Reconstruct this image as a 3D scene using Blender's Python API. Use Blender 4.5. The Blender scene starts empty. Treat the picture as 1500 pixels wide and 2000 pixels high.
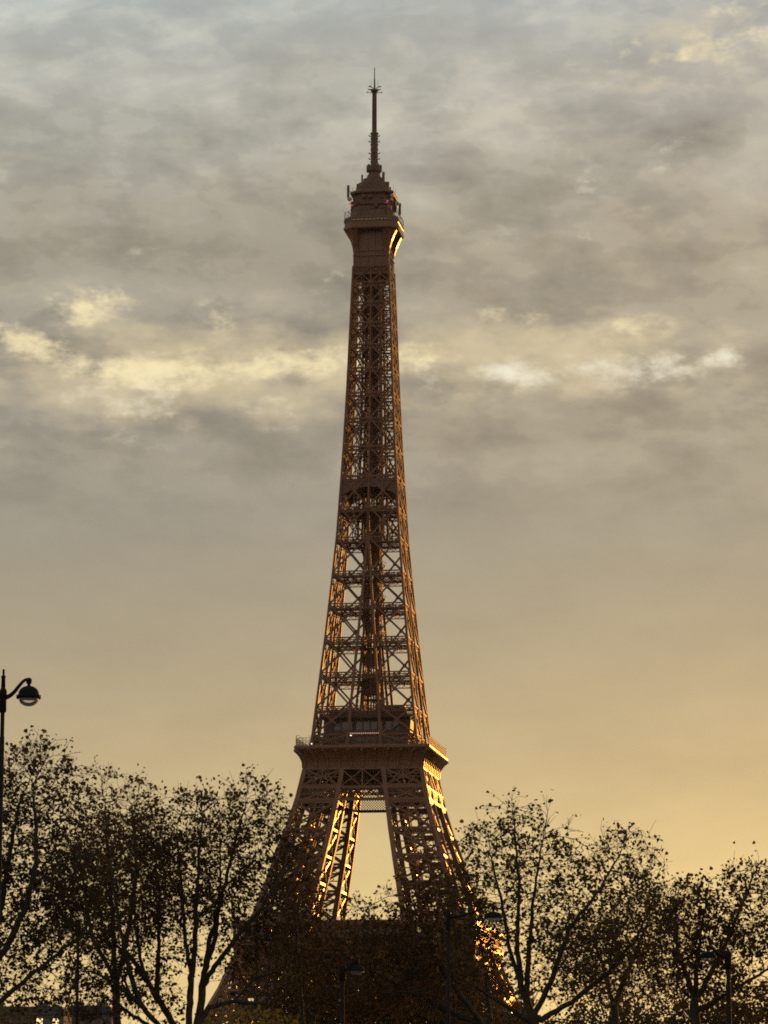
import bpy, math, random
import numpy as np
from mathutils import Vector, Matrix
from mathutils.kdtree import KDTree

S = bpy.context.scene
COL = S.collection
R = math.radians

# ------------------------------------------------------------------ camera, exposure
F, PITCH, EYE = 6520.0, R(10.45), 1.7
cam = bpy.data.cameras.new('camera')
cam.sensor_fit = 'VERTICAL'; cam.sensor_height = 36; cam.lens = 36*F/2000
cam.clip_start = 0.5; cam.clip_end = 20000
camo = bpy.data.objects.new('camera', cam); COL.objects.link(camo)
camo.matrix_world = (Matrix.Translation((0, 0, EYE)) @ Matrix.Rotation(R(90)+PITCH, 4, 'X')
                     @ Matrix.Rotation(R(0.17), 4, 'Z'))
S.camera = camo
S.view_settings.view_transform = 'Standard'; S.view_settings.look = 'None'
S.view_settings.exposure = 0; S.view_settings.gamma = 1
S.cycles.max_bounces = 6; S.cycles.diffuse_bounces = 3; S.cycles.glossy_bounces = 3
S.cycles.transparent_max_bounces = 8; S.cycles.use_denoising = False; S.cycles.filter_width = 1.8

SUN_AZ, SUN_EL = R(27), R(4.0)          # azimuth clockwise from the view direction (+Y)

# ------------------------------------------------------------------ sky
def lin(c):
    return tuple(((v/255)/12.92 if v/255 <= .04045 else ((v/255+.055)/1.055)**2.4) for v in c)

W = bpy.data.worlds.new('World'); S.world = W; W.use_nodes = True
nt = W.node_tree; nt.nodes.clear()
def node(t, **kw):
    n = nt.nodes.new(t)
    for k, v in kw.items(): setattr(n, k, v)
    return n
def put(sock, v):
    if hasattr(v, 'is_linked') or isinstance(v, bpy.types.NodeSocket): nt.links.new(v, sock)
    else: sock.default_value = v
def mth(op, a, b=0.0, c=None, clamp=False):
    n = node('ShaderNodeMath', operation=op, use_clamp=clamp)
    put(n.inputs[0], a); put(n.inputs[1], b)
    if c is not None: put(n.inputs[2], c)
    return n.outputs[0]
def add(a, b): return mth('ADD', a, b)
def sub(a, b): return mth('SUBTRACT', a, b)
def mul(a, b): return mth('MULTIPLY', a, b)
def sstep(x, lo, hi):
    n = node('ShaderNodeMapRange', interpolation_type='SMOOTHSTEP')
    put(n.inputs[0], x); n.inputs[1].default_value = lo; n.inputs[2].default_value = hi
    return n.outputs[0]
def vec(x, y, z):
    n = node('ShaderNodeCombineXYZ'); put(n.inputs[0], x); put(n.inputs[1], y); put(n.inputs[2], z); return n.outputs[0]
def noise(v, scale, detail=6, rough=.55, dist=0.0):
    n = node('ShaderNodeTexNoise', noise_dimensions='3D')
    put(n.inputs['Vector'], v); n.inputs['Scale'].default_value = scale
    n.inputs['Detail'].default_value = detail; n.inputs['Roughness'].default_value = rough
    n.inputs['Distortion'].default_value = dist
    return n.outputs['Fac']
def mixc(f, a, b, blend='MIX'):
    n = node('ShaderNodeMix', data_type='RGBA', blend_type=blend)
    put(n.inputs[0], f)
    for s, v in ((n.inputs[6], a), (n.inputs[7], b)):
        if isinstance(v, tuple): s.default_value = (*v[:3], 1)
        else: put(s, v)
    return n.outputs[2]
def ramp(x, stops):
    n = node('ShaderNodeValToRGB'); put(n.inputs[0], x)
    e = n.color_ramp.elements
    while len(e) < len(stops): e.new(.5)
    for el_, (p, c) in zip(e, stops): el_.position = p; el_.color = (*c, 1)
    return n.outputs[0]

tc = node('ShaderNodeTexCoord').outputs['Generated']
sp = node('ShaderNodeSeparateXYZ'); nt.links.new(tc, sp.inputs[0])
X, Y, Z = sp.outputs
DEG = 57.29578
el = mul(mth('ARCSINE', Z), DEG)
az = mul(mth('ARCTAN2', X, Y), DEG)
# cloud texture: soft fractal lumps, a little wider than high
def cl(k, ky, z, detail, rough, sh=0.0):
    return noise(vec(add(az, mul(el, sh)), mul(el, ky), z), k, detail, rough)
n_big = cl(.42, 2.3, 2.0, 6, .50, -.3)          # banks
n_mid = cl(1.15, 2.0, 9.0, 6, .55)              # lumps
n_puf = cl(2.1, 1.6, 5.0, 7, .62)               # cauliflower edges of the openings
n_str = noise(vec(add(az, mul(el, -1.2)), mul(sub(el, mul(az, .20)), 3.6), 3.0), .40, 5, .5)
n_low = cl(.30, 4.0, 12.0, 5, .5)

grad = ramp(mul(el, 1/30), [(0.0, lin((255, 230, 158))), (.06, lin((255, 222, 152))), (.14, lin((234, 207, 147))),
    (.205, lin((206, 183, 139))), (.27, lin((185, 169, 138))), (.34, lin((169, 160, 141))),
    (.41, lin((166, 157, 140))), (.50, lin((172, 163, 145))), (.60, lin((179, 174, 163))), (.66, lin((181, 184, 180))),
    (1.0, lin((150, 156, 162)))])
# warmer to the right of the tower (towards the sun), cooler to the left
warm = sstep(az, -7, 9)
hi = sstep(el, 12.5, 18.5)
grad = mixc(mul(sub(1, hi), mul(warm, .55)), grad, mixc(1.0, grad, (1.06, .99, .88), 'MULTIPLY'))
grad = mixc(mul(sub(1, hi), mul(sub(1, warm), .8)), grad, mixc(1.0, grad, (.84, .86, .90), 'MULTIPLY'))
grad = mixc(mul(hi, mul(sub(1, warm), .8)), grad, mixc(1.0, grad, (.97, 1.05, 1.09), 'MULTIPLY'))

def blob(a0, e0, wa, we, slope=0.0):
    ax = mul(sub(az, a0), 1/wa)
    ey = mul(sub(sub(el, e0), mul(sub(az, a0), slope)), 1/we)
    return mth('EXPONENT', mul(add(mul(ax, ax), mul(ey, ey)), -1.0))
def scale_sum(lst):
    t = None
    for k, bl in lst:
        v = mul(bl, k); t = v if t is None else add(t, v)
    return t
up = sstep(el, 9.4, 12.4)
# grey banks, denser across the middle heights
bank = scale_sum([(.17, blob(-3.6, 15.2, 3.6, 1.2, .05)), (.15, blob(3.6, 15.2, 4.0, 1.3, .02)), (-.10, blob(1.5, 17.3, 5, .5, .03)), (-.14, blob(5.5, 18.6, 3, .8, .1)),
                  (-.10, blob(-5.5, 18.4, 3, 1.0)), (.10, blob(0, 12.0, 9, .5))])
dark = sstep(add(add(mul(n_big, .62), mul(n_mid, .38)), bank), .46, .72)
grad = mixc(mul(dark, mul(up, .62)), grad, mixc(1.0, grad, (.86, .83, .785), 'MULTIPLY'))
light = mul(sstep(add(mul(n_mid, .85), mul(n_big, -.30)), .20, .46), sub(1, mul(dark, .6)))
grad = mixc(mul(light, mul(up, .42)), grad, mixc(1.0, grad, (1.42, 1.38, 1.28), 'MULTIPLY'))
n_lmp = cl(.52, 2.1, 17.0, 5, .5, .15)
tone = add(1.0, mul(mul(sub(add(mul(n_lmp, .74), mul(n_puf, .26)), .5), 1.6), add(.16, mul(up, sub(.84, mul(sstep(el, 16.5, 18.5), .55))))))
tn = node('ShaderNodeVectorMath', operation='SCALE'); nt.links.new(grad, tn.inputs[0]); nt.links.new(tone, tn.inputs[3]); grad = tn.outputs[0]
rim = mth('EXPONENT', mul(mth('POWER', mul(sub(add(mul(n_lmp, .7), mul(n_puf, .3)), .535), 45), 2.0), -1.0))
grad = mixc(mul(rim, mul(up, .10)), grad, mixc(1.0, grad, (1.55, 1.48, 1.34), 'MULTIPLY'))
grad = mixc(mul(sstep(n_str, .50, .68), mul(sstep(el, 15.5, 17.5), .5)), grad, mixc(1.0, grad, (1.28, 1.28, 1.25), 'MULTIPLY'))
grad = mixc(mul(sstep(n_low, .42, .66), .30), grad, mixc(1.0, grad, (.87, .875, .91), 'MULTIPLY'))
# glow of the cloud deck around its openings
glow = scale_sum([(1.0, blob(-3.3, 13.0, 4.2, .75)), (.95, blob(2.9, 13.1, 3.2, .7)), (.55, blob(-4.2, 12.1, 2.6, .45)), (.5, blob(6.3, 18.6, 2.6, 1.0, .2))])
gl_t = sstep(add(mul(mth('MINIMUM', glow, 1.0), .8), mul(sub(add(mul(n_mid, .5), mul(n_lmp, .5)), .5), 2.2)), .10, .95)
gl_t = mul(gl_t, sstep(glow, .02, .35))
grad = mixc(mul(gl_t, .72), grad, lin((224, 206, 166)))
yel = scale_sum([(1.1, blob(-1.6, 12.98, 2.4, 0.289, .05)), (.95, blob(-4.6, 12.78, 1.6, 0.289, -.14)), (.85, blob(-5.3, 13.85, .95, 0.374, .16)),
                 (.8, blob(-6.3, 13.3, .8, 0.221, -.25)), (.55, blob(2.3, 13.8, .7, 0.238, -.06)), (.5, blob(-2.9, 13.8, .5, 0.34)), (.4, blob(.8, 13.15, .6, 0.85)),
                 (.5, blob(4.4, 13.55, .9, 0.34, -.1)), (.5, blob(6.4, 18.7, 1.4, 1.02, .3)), (.4, blob(4.6, 18.2, 1.6, 0.34, .1))])
whi = scale_sum([(1.0, blob(2.35, 12.82, .95, 0.34)), (.6, blob(5.6, 13.0, .8, .3)), (.95, blob(4.65, 12.85, .6, .38)), (.7, blob(3.7, 12.98, .35, 0.34)), (.75, blob(.75, 12.75, .5, 0.374)),
                 (.6, blob(-3.9, 12.1, .7, 0.595)), (.5, blob(-2.0, 12.25, .8, 0.51)), (.5, blob(-5.2, 12.2, .9, 0.51)), (.6, blob(6.0, 13.1, .3, 0.221)),
                 (.6, blob(3.55, 15.6, .4, 0.85, .9)), (.5, blob(2.2, 15.2, .5, 0.374)), (.45, blob(-1.0, 14.4, .6, 0.34)), (.4, blob(-4.3, 14.7, .5, 0.34)), (.35, blob(5.2, 16.6, .8, 0.51))])
def opened(m, lo, hi_): return mul(sstep(m, .03, .3), sstep(add(m, mul(sub(add(mul(n_puf, .55), mul(n_mid, .45)), .5), 3.6)), lo, hi_))
grad = mixc(mul(opened(yel, .30, 1.40), .92), grad, lin((253, 236, 188)))
grad = mixc(mul(opened(whi, .36, 1.55), .84), grad, lin((250, 244, 220)))
# overcast sky behind the viewer: greyer, brightened to fill tower front and trees
back = sstep(mth('ABSOLUTE', az), 45, 120)
grad = mixc(mul(back, .8), grad, lin((178, 168, 158)))
below = sstep(el, 0.0, -4.0)
grad = mixc(below, grad, (.10, .085, .06))

WS = 0.1
clouds = mixc(1.0, grad, (1/WS, 1/WS, 1/WS), 'MULTIPLY')
sky = node('ShaderNodeTexSky', sky_type='NISHITA', sun_disc=False)
sky.sun_elevation = SUN_EL; sky.sun_rotation = SUN_AZ
final = mixc(.94, sky.outputs[0], clouds)
bg = node('ShaderNodeBackground'); nt.links.new(final, bg.inputs[0]); bg.inputs[1].default_value = WS
wo = node('ShaderNodeOutputWorld'); nt.links.new(bg.outputs[0], wo.inputs[0])
W.cycles.sampling_method = 'MANUAL'; W.cycles.sample_map_resolution = 512

sl = bpy.data.lights.new('sun', 'SUN'); sl.energy = 2.0; sl.angle = R(.6); sl.color = (1.0, .38, .06)
so = bpy.data.objects.new('sun', sl); COL.objects.link(so)
sd = Vector((math.sin(SUN_AZ)*math.cos(SUN_EL), math.cos(SUN_AZ)*math.cos(SUN_EL), math.sin(SUN_EL)))
so.rotation_euler = (-sd).to_track_quat('-Z', 'Y').to_euler(); so.location = sd*3000

# ------------------------------------------------------------------ helpers
def mat(name, c1, c2=None, scale=1.0, rough=.6, spec=.5, metal=0.0, bump=0.0, coat=0.0, detail=5):
    m = bpy.data.materials.new(name); m.use_nodes = True
    t = m.node_tree; b = t.nodes['Principled BSDF']
    b.inputs['Roughness'].default_value = rough; b.inputs['Metallic'].default_value = metal
    b.inputs['Specular IOR Level'].default_value = spec
    b.inputs['Coat Weight'].default_value = coat
    tcn = t.nodes.new('ShaderNodeTexCoord'); nn = t.nodes.new('ShaderNodeTexNoise')
    nn.inputs['Scale'].default_value = scale; nn.inputs['Detail'].default_value = detail
    t.links.new(tcn.outputs['Object'], nn.inputs['Vector'])
    rp = t.nodes.new('ShaderNodeValToRGB'); t.links.new(nn.outputs['Fac'], rp.inputs[0])
    rp.color_ramp.elements[0].position = .3; rp.color_ramp.elements[1].position = .7
    rp.color_ramp.elements[0].color = (*c1, 1); rp.color_ramp.elements[1].color = (*(c2 or c1), 1)
    t.links.new(rp.outputs[0], b.inputs['Base Color'])
    if bump:
        bp = t.nodes.new('ShaderNodeBump'); bp.inputs['Strength'].default_value = bump
        t.links.new(nn.outputs['Fac'], bp.inputs['Height']); t.links.new(bp.outputs[0], b.inputs['Normal'])
    return m
def emit_mat(name, c, k):
    m = mat(name, c); b = m.node_tree.nodes['Principled BSDF']
    b.inputs['Emission Color'].default_value = (*c, 1); b.inputs['Emission Strength'].default_value = k
    return m

def leaf_mat(name, stops, trans=.42):
    m = bpy.data.materials.new(name); m.use_nodes = True
    t = m.node_tree; t.nodes.clear()
    geo = t.nodes.new('ShaderNodeNewGeometry')
    rp = t.nodes.new('ShaderNodeValToRGB'); t.links.new(geo.outputs['Random Per Island'], rp.inputs[0])
    e = rp.color_ramp.elements
    while len(e) < len(stops): e.new(.5)
    for k, (p, c) in zip(e, stops): k.position = p; k.color = (*c, 1)
    d = t.nodes.new('ShaderNodeBsdfDiffuse'); tr = t.nodes.new('ShaderNodeBsdfTranslucent')
    t.links.new(rp.outputs[0], d.inputs[0]); t.links.new(rp.outputs[0], tr.inputs[0])
    mx = t.nodes.new('ShaderNodeMixShader'); mx.inputs[0].default_value = trans
    t.links.new(d.outputs[0], mx.inputs[1]); t.links.new(tr.outputs[0], mx.inputs[2])
    o = t.nodes.new('ShaderNodeOutputMaterial'); t.links.new(mx.outputs[0], o.inputs[0])
    return m

IRON = mat('painted_iron', (.140, .064, .034), (.180, .086, .047), .35, rough=.33, spec=.34)
IRON_UP = mat('dull_iron', (.140, .066, .036), (.180, .088, .049), .35, rough=.5, spec=.25)  # made rougher to dim the sun's glow on the upper tower
IRON_DARK = mat('dark_iron', (.085, .041, .024), (.115, .058, .035), .5, rough=.5)
STONE = mat('pale_stone', (.36, .32, .26), (.42, .38, .31), .4, rough=.85)
GLASS_DARK = mat('dark_glazing', (.05, .045, .05), (.07, .06, .06), 1.0, rough=.12, spec=.8)
STEEL = mat('pale_steel', (.35, .33, .31), (.45, .43, .40), .8, rough=.4)
LAMP_GREEN = mat('lamp_enamel', (.006, .010, .010), (.009, .013, .012), 3, rough=.7, spec=.08)
POLE_MAT = mat('pole_paint', (.012, .009, .008), (.020, .015, .013), 3, rough=.7, spec=.08)
BARK = mat('bark', (.026, .020, .014), (.050, .040, .028), 5, rough=.9, bump=.4)
SLATE = mat('slate', (.035, .038, .045), (.05, .053, .06), .8, rough=.9, spec=.1)
LIME = mat('limestone_wall', (.085, .085, .085), (.12, .118, .115), .25, rough=.85)
PANE = mat('window_pane', (.03, .033, .04), (.05, .052, .06), .4, rough=.15, spec=.8)
LEAF_BROWN = leaf_mat('plane_leaf', [(0, (.045, .030, .013)), (.45, (.080, .050, .020)), (.8, (.072, .058, .021)), (1, (.13, .082, .028))])
LEAF_OLIVE = leaf_mat('olive_leaf', [(0, (.048, .043, .018)), (.5, (.078, .064, .024)), (1, (.13, .092, .030))])
LEAF_RUST = leaf_mat('rusty_leaf', [(0, (.052, .032, .016)), (.5, (.088, .052, .024)), (1, (.13, .080, .030))])
LEAF_YELLOW = leaf_mat('yellow_leaf', [(0, (.15, .10, .02)), (.5, (.24, .16, .03)), (1, (.32, .20, .045))])

class MB:
    """collects polygons of ONE mesh object"""
    def __init__(s): s.v = []; s.f = []
    def bar(s, p, q, w, d=None):
        p = Vector(p); q = Vector(q); a = q-p
        if a.length < 1e-5: return
        a.normalize(); d = w if d is None else d
        ref = Vector((0, 0, 1)) if abs(a.z) < .92 else Vector((1, 0, 0)) if abs(a.x) < .5 else Vector((0, 1, 0))
        u = a.cross(ref).normalized(); t = u.cross(a).normalized()
        n = len(s.v)
        for c in (p, q):
            for i, j in ((-1, -1), (1, -1), (1, 1), (-1, 1)):
                s.v.append(tuple(c + u*(i*w/2) + t*(j*d/2)))
        s.f += [(n, n+1, n+5, n+4), (n+1, n+2, n+6, n+5), (n+2, n+3, n+7, n+6), (n+3, n, n+4, n+7), (n+3, n+2, n+1, n), (n+4, n+5, n+6, n+7)]
    def box(s, x0, x1, y0, y1, z0, z1):
        n = len(s.v)
        s.v += [(x0, y0, z0), (x1, y0, z0), (x1, y1, z0), (x0, y1, z0), (x0, y0, z1), (x1, y0, z1), (x1, y1, z1), (x0, y1, z1)]
        s.f += [(n+3, n+2, n+1, n), (n+4, n+5, n+6, n+7), (n, n+1, n+5, n+4), (n+1, n+2, n+6, n+5), (n+2, n+3, n+7, n+6), (n+3, n, n+4, n+7)]
    def loft(s, rings, cap0=True, cap1=True):
        n0 = len(s.v); k = len(rings[0])
        for r in rings: s.v += [tuple(p) for p in r]
        for i in range(len(rings)-1):
            for j in range(k):
                a = n0+i*k+j; b = n0+i*k+(j+1) % k
                s.f.append((a, b, b+k, a+k))
        if cap0: s.f.append(tuple(n0+j for j in reversed(range(k))))
        if cap1: s.f.append(tuple(n0+(len(rings)-1)*k+j for j in range(k)))
    def tube(s, pts, radii, n=8):
        pts = [Vector(p) for p in pts]; rings = []
        for i, p in enumerate(pts):
            a = (pts[min(i+1, len(pts)-1)] - pts[max(i-1, 0)]).normalized()
            ref = Vector((0, 1, 0)) if abs(a.y) < .9 else Vector((1, 0, 0))
            u = a.cross(ref).normalized(); t = a.cross(u).normalized()
            r = radii[i] if hasattr(radii, '__len__') else radii
            rings.append([p + u*(r*math.cos(2*math.pi*j/n)) + t*(r*math.sin(2*math.pi*j/n)) for j in range(n)])
        s.loft(rings)
    def lathe(s, prof, c=(0, 0, 0), n=20, cap0=True, cap1=True):
        s.loft([[(c[0]+r*math.cos(2*math.pi*j/n), c[1]+r*math.sin(2*math.pi*j/n), c[2]+z) for j in range(n)] for r, z in prof], cap0, cap1)
    def build(s, name, m, parent=None, smooth=False):
        me = bpy.data.meshes.new(name); me.from_pydata([tuple(p) for p in s.v], [], s.f); me.update()
        me.materials.append(m)
        if smooth: me.polygons.foreach_set('use_smooth', [True]*len(me.polygons))
        o = bpy.data.objects.new(name, me); COL.objects.link(o)
        if parent is not None: o.parent = parent
        return o

def tag(o, label=None, cat=None, group=None, kind=None):
    if label: o['label'] = label
    if cat: o['category'] = cat
    if group: o['group'] = group
    if kind: o['kind'] = kind
    return o
def empty(name, loc, rz=0):
    o = bpy.data.objects.new(name, None); COL.objects.link(o)
    o.location = loc; o.rotation_euler = (0, 0, rz); o.empty_display_size = .5
    return o
def at(px, py, Yd):
    """world point at distance Yd along +Y seen at that place of the photograph"""
    dx = (px-750)/F; dy = -(py-1000)/F
    y = math.cos(PITCH)-math.sin(PITCH)*dy; z = math.sin(PITCH)+math.cos(PITCH)*dy
    return Vector((dx/y*Yd, Yd, EYE+z/y*Yd))

# ------------------------------------------------------------------ ground, quay, river
GROUND = mat('asphalt_ground', (.045, .043, .040), (.065, .062, .057), .8, rough=.9)
GRASS = mat('park_ground', (.06, .06, .03), (.09, .085, .045), .2, rough=.95)
WATER = mat('river_water', (.03, .035, .03), (.04, .045, .035), .3, rough=.08, spec=.6, bump=.1)
g = MB(); g.box(-700, 700, -300, 175, -1, 0); tag(g.build('ground', GROUND), kind='structure')
g = MB(); g.v = [(-9000, 170, -8), (9000, 170, -8), (9000, 318, -8), (-9000, 318, -8)]; g.f = [(0, 1, 2, 3)]
tag(g.build('river', WATER), kind='structure')
g = MB(); g.box(-9000, 9000, 315, 12000, -9, -3); tag(g.build('far_ground', GRASS), kind='structure')
g = MB(); g.box(-700, 700, 92, 100, .004, .12); tag(g.build('pavement', mat('paving', (.16, .15, .14), (.20, .19, .175), 1.5, rough=.9)), kind='structure')
g = MB(); g.box(-700, 700, 173.6, 174.2, -.002, 1.0)
tag(g.build('quay_parapet', STONE), 'low stone parapet along the river edge of the quay', 'wall')

# ------------------------------------------------------------------ the tower
TD = 1000.0
tower = empty('lattice_tower', (-3.35, TD, -3.0), R(-8.7))
tag(tower, 'tall brown iron lattice tower tapering to an antenna, lit gold on its right side', 'tower')

def interp(tab, h):
    for (h0, v0), (h1, v1) in zip(tab, tab[1:]):
        if h <= h1: return v0+(v1-v0)*(h-h0)/(h1-h0)
    return tab[-1][1]
SO = [(0, 62.4), (10, 56.2), (20, 50.3), (30, 44.8), (43.5, 38.1), (57.6, 32.6), (66, 29.4), (75, 26.6), (83, 24.2), (91, 21.7), (99, 19.45), (108, 17.6), (118, 15.6), (132.2, 14.1), (147.8, 12.45),
      (163.5, 10.95), (179.3, 9.56), (195.2, 8.55), (211.3, 7.67), (227.5, 6.95), (245, 6.32), (265.5, 5.56), (280, 5.4)]
AI = [(0, 37.4), (20, 29.5), (43.5, 20.6), (57.6, 16.0), (66, 13.7), (92, 8.7), (104, 6.8), (118, 4.9), (127, 4.3), (147.8, 2.6), (170, .9), (182, 0.0), (300, 0.0)]
so_ = lambda h: interp(SO, h)
ai_ = lambda h: interp(AI, h)
rng = random.Random(5)

def lattice(mb, p0, p1, q0, q1, n, wc, wd, chords=True):
    """flat truss: bottom chord p0-p1, top chord q0-q1, n crossed bays"""
    p0, p1, q0, q1 = map(Vector, (p0, p1, q0, q1))
    if chords: mb.bar(p0, p1, wc); mb.bar(q0, q1, wc)
    for i in range(n):
        a, b = i/n, (i+1)/n
        mb.bar(p0.lerp(p1, a), q0.lerp(q1, b), wd); mb.bar(q0.lerp(q1, a), p0.lerp(p1, b), wd)
def boxpost(mb, p, q, w, wc):
    """lattice box post as the real arrises are: four angles with zigzag lacing"""
    p, q = Vector(p), Vector(q)
    mb.bar(p, q, w)

def xpanel(mb, a0, b0, a1, b1, wd, wh, mid=True):
    a0, b0, a1, b1 = map(Vector, (a0, b0, a1, b1))
    mb.bar(a0, b1, wd); mb.bar(b0, a1, wd)
    mb.bar(a1, b1, wh)
    c = (a0+b0+a1+b1)/4
    if mid:
        mb.bar(a0.lerp(a1, .5), b0.lerp(b1, .5), wd*.55)
        mb.bar(a0.lerp(b0, .5), c, wd*.5); mb.bar(a1.lerp(b1, .5), c, wd*.5)
    # gusset plate at the crossing
    u = (b1-a0).normalized()*wd*1.1; v = (a1-b0).normalized()*wd*1.1
    mb.bar(c-u-v*.2, c+u+v*.2, wd*1.5); mb.bar(c-v, c+v, wd*1.5)

def leg_mesh(sx, sy, levels, wch, wdg, interior=True, inner=True):
    mb = MB()
    P = lambda h, i, j: Vector((sx*(so_(h) if i else ai_(h)), sy*(so_(h) if j else ai_(h)), h))
    for h0, h1 in zip(levels, levels[1:]):
        t = (h0-levels[0])/(levels[-1]-levels[0]+1e-6)
        wc = wch[0]+(wch[1]-wch[0])*t; wd = wdg[0]+(wdg[1]-wdg[0])*t
        for i, j in ((1, 1), (1, 0), (0, 1), (0, 0)):
            mb.bar(P(h0, i, j), P(h1, i, j), wc)
        if so_(h1)-ai_(h1) < 2: continue
        for (i, j), (k, l) in (((1, 1), (1, 0)), ((1, 1), (0, 1)), ((0, 0), (1, 0)), ((0, 0), (0, 1))):
            if inner or i*j: xpanel(mb, P(h0, i, j), P(h0, k, l), P(h1, i, j), P(h1, k, l), wd, wd*(1.2 if inner else .7), mid=inner and i*j)
            if not inner: mb.bar(P(h1, i, j), P(h1, k, l), wd*.6)
            if inner and i*j: lattice(mb, P(h1, i, j)-Vector((0, 0, wd*3)), P(h1, k, l)-Vector((0, 0, wd*3)), P(h1, i, j), P(h1, k, l), 4, wd*.6, wd*.45)
        if interior:
            mb.bar(P(h1, 1, 1), P(h1, 0, 0), wd*.6); mb.bar(P(h1, 1, 0), P(h1, 0, 1), wd*.6)
            mb.bar(P(h0, 1, 1), P(h1, 0, 0), wd*.6); mb.bar(P(h0, 1, 0), P(h1, 0, 1), wd*.6)
            # inclined lift track and stair flights running up inside the leg
            for f in (.38, .62):
                a = P(h0, 0, 0).lerp(P(h0, 1, 1), f); b = P(h1, 0, 0).lerp(P(h1, 1, 1), f)
                a2 = P(h0, 1, 0).lerp(P(h0, 0, 1), f); b2 = P(h1, 1, 0).lerp(P(h1, 0, 1), f)
                mb.bar(a, b, wd*.8); mb.bar(a2, b2, wd*.8)
            n = max(2, int((h1-h0)/2.6))
            for k in range(n):
                u, v = k/n, (k+1)/n
                a = P(h0, 0, 0).lerp(P(h0, 1, 1), .38).lerp(P(h1, 0, 0).lerp(P(h1, 1, 1), .38), u)
                b = P(h0, 1, 0).lerp(P(h0, 0, 1), .62).lerp(P(h1, 1, 0).lerp(P(h1, 0, 1), .62), v)
                mb.bar(a, b, wd*.7, .12)
    return mb

LOW = [0, 10, 20, 30, 43.5, 53]
MIDL = [57.6, 66, 75, 83, 91, 99, 104, 109]
UPL = [115.8, 119.3, 127.9, 138.2, 148.9, 159.3, 169.3, 179.8, 189.2, 198.7, 208.0, 216.8, 224.9, 232.7, 240.1, 247.0, 253.6, 259.9, 265.0]
QUAD = [(-1, -1), (1, -1), (-1, 1), (1, 1)]
for sx, sy in QUAD:
    pier = leg_mesh(sx, sy, LOW, (1.5, 1.3), (.8, .7)).build('pier', IRON, tower)
    b = MB(); c = Vector((sx*49.9, sy*49.9, 0))
    b.box(c.x-15, c.x+15, c.y-15, c.y+15, -1.0, 1.2); b.box(c.x-13.6, c.x+13.6, c.y-13.6, c.y+13.6, 1.2, 3.4)
    b.build('masonry_base', STONE, pier)
    leg_mesh(sx, sy, MIDL, (1.5, 1.3), (.62, .5)).build('middle_leg', IRON, tower)
    k = [h for h in UPL if h <= 190]
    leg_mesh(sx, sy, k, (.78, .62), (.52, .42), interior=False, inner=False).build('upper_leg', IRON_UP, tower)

def four(fn):
    """the same piece on each of the four faces"""
    for k in range(4):
        c, s = math.cos(k*math.pi/2), math.sin(k*math.pi/2)
        fn(lambda x, y, z: Vector((c*x-s*y, s*x+c*y, z)))

# upper shaft: crossed faces above the point where the legs merge, girders between the legs below it
sh = MB()
for h0, h1 in zip(UPL, UPL[1:]):
    if h1 < 180: continue
    wd = .50-.13*(h0-180)/85; wc = .66-.14*(h0-180)/85
    def face(T, h0=h0, h1=h1, wd=wd, wc=wc):
        s0, s1 = so_(h0), so_(h1)
        if h0 >= 189: sh.bar(T(s0, -s0, h0), T(s1, -s1, h1), wc*1.05)
        sh.bar(T(0, -s0, h0), T(0, -s1, h1), wc*.85)
        for f in (-.5, .5):
            sh.bar(T(f*s0, -s0, h0), T(f*s1, -s1, h1), wd*.5)
        if h0 >= 189:
            for a, b_ in ((-1, 0), (0, 1)):
                xpanel(sh, T(a*s0, -s0, h0), T(b_*s0, -s0, h0), T(a*s1, -s1, h1), T(b_*s1, -s1, h1), wd, wd*1.1, mid=False)
        sh.bar(T(-.9, -s1-.03, h1), T(.9, -s1-.03, h1), wd*2.2)
        lattice(sh, T(-s1, -s1, h1-1.3), T(s1, -s1, h1-1.3), T(-s1, -s1, h1), T(s1, -s1, h1), 8, wd*.6, wd*.4)
        # inner walls of the four merged columns
        for f in (-.42, .42):
            sh.bar(T(f*s0, -s0*.42, h0), T(f*s1, -s1*.42, h1), wd*1.1)
            sh.bar(T(f*s0, -s0*.42, h0), T(f*s1, -s1, h1), wd*.6); sh.bar(T(f*s0, -s0, h0), T(f*s1, -s1*.42, h1), wd*.6)
            sh.bar(T(f*s1, -s1*.42, h1), T(f*s1, -s1, h1), wd*.8)
            sh.bar(T(-s1*.9, f*s1, h1), T(0, f*s1, h1), wd*.7)
    four(face)
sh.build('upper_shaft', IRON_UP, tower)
cg = MB()
for h in UPL[1:9]:
    def face(T, h=h):
        a, s = ai_(h), so_(h)
        for yy, hh in ((-s, 1.5), (-(s+a)/2, 1.1)):
            lattice(cg, T(-s, yy, h-hh), T(s, yy, h-hh), T(-s, yy, h), T(s, yy, h), 12, .24, .15)
        for xx in (-s*.75, -s*.5, -s*.25, 0, s*.25, s*.5, s*.75):
            cg.bar(T(xx, -s, h-.9), T(xx, -a, h-.9), .22)
    four(face)
cg.build('cross_girder', IRON_UP, tower)

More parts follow.
